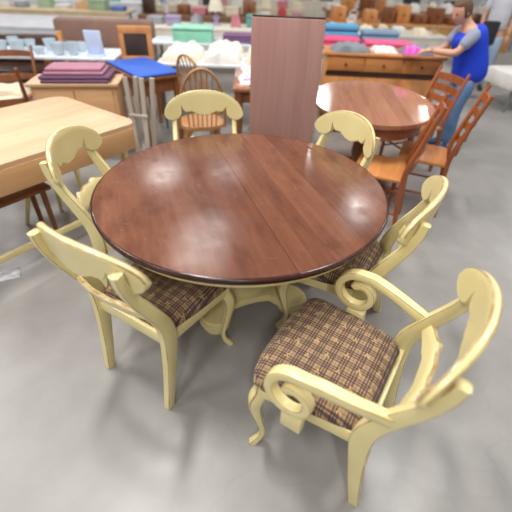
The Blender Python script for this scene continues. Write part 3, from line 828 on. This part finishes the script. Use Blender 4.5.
P2 = thing('person', 'person in light blue jeans standing far off at the right edge', 'person', (3.72, 7.1, 0), R(170))
J2 = {'pelvis': (0, 0, .92, (.10, .09)), 'waist': (0, 0, 1.08, (.10, .08)), 'chest': (0, .01, 1.28, (.11, .085)), 'neckb': (0, 0, 1.42, .06), 'neck': (0, .01, 1.49, .048), 'skull': (0, .015, 1.56, .05)}
B2 = [('pelvis', 'waist'), ('waist', 'chest'), ('chest', 'neckb'), ('neckb', 'neck'), ('neck', 'skull')]
for n, s in (('L', -1), ('R', 1)):
    J2['sh'+n] = (s*.17, 0, 1.36, .05); J2['el'+n] = (s*.22, -.01, 1.08, .038); J2['wr'+n] = (s*.21, .06, .84, .027)
    J2['hip'+n] = (s*.085, 0, .84, .09); J2['kn'+n] = (s*.09, .02, .47, .06); J2['an'+n] = (s*.09, -.02, .09, .042)
    B2 += [('chest', 'sh'+n), ('sh'+n, 'el'+n), ('el'+n, 'wr'+n), ('pelvis', 'hip'+n), ('hip'+n, 'kn'+n), ('kn'+n, 'an'+n)]
skin('body', J2, B2, SK, P2)
tm = paintm('pale_shirt', (206, 206, 214), .8)
skin('shirt', {'h': (0, 0, .84, (.19, .16)), 'w': (0, 0, 1.08, (.17, .14)), 'c': (0, .01, 1.28, (.19, .14)), 'y': (0, 0, 1.38, (.15, .08))}, [('h', 'w'), ('w', 'c'), ('c', 'y')], tm, P2)
for n, s in (('L', -1), ('R', 1)):
    skin('shirt_sleeve', {'c': (s*.1, 0, 1.34, .07), 's': (s*.175, 0, 1.36, .066), 'e': (s*.215, -.01, 1.14, .055)}, [('c', 's'), ('s', 'e')], tm, P2)
    lj = paintm('light_jeans', (172, 194, 222), .8)
    skin('jeans_leg', {'h': (s*.085, 0, .86, .105), 'k': (s*.09, .02, .47, .078), 'a': (s*.09, -.02, .07, .065)}, [('h', 'k'), ('k', 'a')], lj, P2)
    skin('shoe', {'h': (s*.09, -.04, .045, .042), 'm': (s*.09, .06, .04, (.042, .038)), 't': (s*.09, .14, .032, .03)}, [('h', 'm'), ('m', 't')], paintm('shoe_dark', (50, 50, 56), .6), P2)
    hand(P2, J2['wr'+n][:3], (0, .25, -1), (0, 1, .25))
head(P2, Vector((0, .03, 1.60)), 0, 0, paintm('dark_hair', (60, 46, 40), .7))
SHB = thing('shoulder_bag', 'dark shoulder bag beside the far person in light jeans', 'bag', (3.40, 6.62, .0), R(10))
part('bag_body', paintm('black_cloth', (42, 42, 48), .8), SHB, lambda b: box(b, (-.12, -.06, .74), (.12, .06, 1.06), .03))
part('stand_pole', paintm('grey_metal', (120, 122, 126), .4), SHB, lambda b: (tube(b, (0, 0, .02), (0, 0, .76), .014), tube(b, (0, 0, 0), (0, 0, .022), .14, .14, 20)))

# ------------------------------------------------------------------ far sale tables and their goods
ORD = ['first', 'second', 'third', 'fourth', 'fifth', 'sixth', 'seventh', 'eighth', 'ninth', 'tenth', 'eleventh', 'twelfth', 'thirteenth', 'fourteenth', 'fifteenth']
PAL = {'white': (226, 224, 222), 'cream': (226, 214, 188), 'grey': (164, 166, 172), 'brown': (134, 94, 66), 'tan': (196, 162, 118), 'orange': (206, 140, 70), 'dark': (58, 54, 58), 'teal': (96, 164, 160), 'blue': (96, 128, 182), 'rose': (200, 128, 138), 'red': (178, 62, 64), 'sage': (160, 180, 150), 'lilac': (176, 162, 196)}
def goods(kind, cname, label, loc, rz, group, rng, f=1.0):
    m = paintm('goods_'+cname, PAL[cname], .75)
    w, d, h = rng.uniform(.26, .5)*f, rng.uniform(.24, .38), rng.uniform(.12, .3)*f
    if kind == 'box':
        t = thing('storage_box', label, 'box', loc, rz, group)
        part('body', m, t, lambda b: box(b, (-w/2, -d/2, 0), (w/2, d/2, h*.85), .01)); part('lid', m, t, lambda b: box(b, (-w/2-.01, -d/2-.01, h*.85), (w/2+.01, d/2+.01, h), .008))
    elif kind == 'folded linens':
        tag(part('folded_linens', m, None, lambda b: folded(b, w, d, h*.8, 4, rng.randint(0, 99)), loc=loc, rot=(0, 0, rz)), label, 'linens', group)
    elif kind == 'fabric bundle':
        tag(part('fabric_bundle', m, None, lambda b: lump(b, w, d, h, rng.randint(0, 99), .18, 10), loc=loc, rot=(0, 0, rz)), label, 'fabric', group)
    elif kind == 'basket':
        t = thing('basket', label, 'basket', loc, rz, group)
        part('body', m, t, lambda b: lathe(b, [(0, 0), (w*.32, 0), (w*.42, h), (w*.39, h), (w*.30, .02), (0, .02)], 20))
        part('handle', m, t, lambda b: sweep(b, [(w*.41*math.cos(PI*i/12), 0, h+w*.35*math.sin(PI*i/12), .01, .01) for i in range(13)], Vector((0, 1, 0)), 'circ', raw=True))
    elif kind == 'lamp':
        t = thing('table_lamp', label, 'lamp', loc, rz, group)
        part('base', m, t, lambda b: lathe(b, [(0, 0), (.08, 0), (.08, .015), (.03, .04), (.06, .12), (.02, .2), (.015, .27), (0, .27)], 20))
        part('lamp_shade', paintm('shade_cream', (232, 224, 204), .8), t, lambda b: lathe(b, [(.14, .22), (.08, .42), (.078, .42), (.138, .22), (.14, .22)], 24))
    elif kind == 'cabinet':
        t = thing('small_cabinet', label, 'cabinet', loc, rz, group); h = h*1.8
        wm = {'orange': W_OR, 'brown': W_BR, 'dark': W_DK}.get(cname, W_BR)
        part('body', wm, t, lambda b: box(b, (-w/2, -d/2, 0), (w/2, d/2, h), .006))
        for s in (-1, 1):
            dd = part('door', wm, t, lambda b: box(b, (s*w/4-w*.22, -d/2-.012, .03), (s*w/4+w*.22, -d/2+.002, h-.03), .004))
            part('knob', MAT['dark'], dd, lambda b: tube(b, (s*w*.05, -d/2-.01, h/2), (s*w*.05, -d/2-.03, h/2), .01))
rows = [  # descriptor, colour, y, x0, x1, z, goods colours, density
 ('grey-covered', (196, 196, 202), 7.6, -6.6, -2.6, .74, [], 0),
 ('ivory-covered', (222, 214, 200), 7.7, -2.1, .75, .74, ['white', 'grey', 'teal', 'lilac', 'cream', 'white', 'rose'], 8),
 ('stone-covered', (200, 194, 184), 7.35, 1.0, 3.0, .78, ['white', 'cream', 'white', 'tan', 'cream'], 7),
 ('biscuit-covered', (208, 186, 152), 9.6, -7.5, -2.9, .74, ['white', 'grey', 'dark', 'tan', 'blue', 'white', 'sage'], 11),
 ('walnut-topped', (128, 96, 74), 9.4, -2.6, .9, .74, ['brown', 'red', 'dark', 'white', 'rose', 'cream'], 10),
 ('oak-topped', (190, 140, 88), 9.0, 1.3, 4.9, .76, ['dark', 'orange', 'brown', 'white', 'dark', 'orange', 'brown'], 11),
 ('pearl-covered', (216, 218, 222), 11.8, -9.0, -3.2, .74, ['white', 'sage', 'dark', 'teal', 'grey', 'white'], 11),
 ('sand-covered', (204, 190, 164), 11.6, -2.8, 1.0, .74, ['white', 'blue', 'rose', 'dark', 'cream', 'white'], 10),
 ('chestnut-topped', (140, 92, 62), 11.4, 1.5, 6.5, .76, ['orange', 'brown', 'white', 'dark', 'cream'], 12),
 ('linen-covered', (220, 212, 198), 14.4, -10., -1.0, .74, ['white', 'grey', 'tan', 'dark', 'white', 'teal'], 14),
 ('flax-covered', (214, 206, 190), 14.4, -.4, 9.0, .74, ['white', 'orange', 'grey', 'dark', 'cream', 'brown'], 14),
]
KL = ['box', 'folded linens', 'fabric bundle', 'basket', 'fabric bundle', 'lamp', 'box', 'folded linens']
rng = random.Random(11)
for desc, c, y, x0, x1, z, gc, n in rows:
    w_ = x1-x0; dp = 1.5 if n == 0 else .8
    rt = thing('sale_table', 'long %s sale table in the far rows%s' % (desc, ', nothing on it' if n == 0 else ''), 'table', ((x0+x1)/2, y, 0), 0, 'long sale tables in the far rows')
    tm_ = paintm('cloth_'+desc.split('-')[0], c, .85)
    part('tabletop', tm_, rt, lambda b: box(b, (-w_/2, -dp/2, z-.05), (w_/2, dp/2, z), .012))
    part('front_drape', tm_, rt, lambda b: box(b, (-w_/2, -dp/2+.005, z-.42), (w_/2, -dp/2+.02, z-.04), .004))
    for sx in (-1, 1):
        for sy in (-1, 1): part('leg', paintm('grey_metal', (120, 122, 126), .4), rt, lambda b: tube(b, (sx*(w_/2-.12), sy*(dp/2-.1), 0), (sx*(w_/2-.12), sy*(dp/2-.1), z-.04), .022))
    for i in range(n):
        cn = gc[(i*3+rng.randint(0, 2)) % len(gc)]; kd = KL[rng.randint(0, 7)]
        if cn in ('orange', 'brown', 'dark') and 'topped' in desc: kd = 'cabinet'
        x = x0+(i+.5)*w_/n
        lab = '%s %s on the %s far table, %s from its left end' % (cn, kd, desc, ORD[i])
        goods(kd, cn, lab, (x+rng.uniform(-.03, .03), y+rng.uniform(-.12, .12), z), R(rng.uniform(-8, 8)), 'goods on the %s table' % desc, rng, min(1, w_/n/.58))
#BG1

# ------------------------------------------------------------------ setting
bm = bmesh.new()
vs = [bm.verts.new(v) for v in ((-30, -8, 0), (30, -8, 0), (30, 40, 0), (-30, 40, 0))]; bm.faces.new(vs)
f = link('floor', bm, MAT['floor'], smooth=False); f['kind'] = 'structure'
WM = m_plain('warehouse_wall', (206, 206, 202), .8, .04)
for nm, lo, hi in (('wall_back', (-18, 26, 0), (18, 26.2, 7)), ('wall_left', (-18.2, -7, 0), (-18, 26.2, 7)), ('wall_right', (18, -7, 0), (18.2, 26.2, 7))):
    bm = bmesh.new(); box(bm, lo, hi); o = link(nm, bm, WM, smooth=False); o['kind'] = 'structure'

# ------------------------------------------------------------------ light
w = bpy.data.worlds.new('world'); S.world = w; w.use_nodes = True
w.node_tree.nodes['Background'].inputs[0].default_value = (.93, .96, 1, 1)
w.node_tree.nodes['Background'].inputs[1].default_value = .19
def area(x, y, z, sx, sy, e, c=(1, .98, .95)):
    if y > 14 and x < 0 or abs(y-6.5) < .1: sx, sy = 1.4, 3.0       # wide diffuse panels
    l = bpy.data.lights.new('ceiling_and_fill_lamp', 'AREA'); l.shape = 'RECTANGLE'; l.size = sx; l.size_y = sy; l.energy = e; l.color = c
    o = bpy.data.objects.new('ceiling_and_fill_lamp', l); COL.objects.link(o); o.location = (x, y, z); return o
for x, y, e in ((-5.2, -1, 130), (-5.4, 3.5, 130), (-8, 9.5, 150), (-1.5, -1.6, 120), (-1.4, 2.4, 220), (0, -4.5, 200), (-1.5, 6.5, 85), (2.6, 3.0, 130), (7.5, 3.5, 100), (4.1, 10.2, 70), (8.5, 9, 120),  # the lamp farthest behind the camera is added fill for front faces
                (-4.6, 14.3, 130), (-1.5, 14.2, 45), (3.4, 22, 160), (9.5, 22, 160), (-9, 14, 130)):
    area(x, y, 6, .5, 1.6, e)

S.view_settings.view_transform = 'Standard'; S.view_settings.look = 'None'; S.view_settings.gamma = 1
S.view_settings.use_curve_mapping = False
S.view_settings.exposure = .08
cam.dof.use_dof = True; cam.dof.focus_distance = 1.75; cam.dof.aperture_fstop = cam.lens/1000/.021
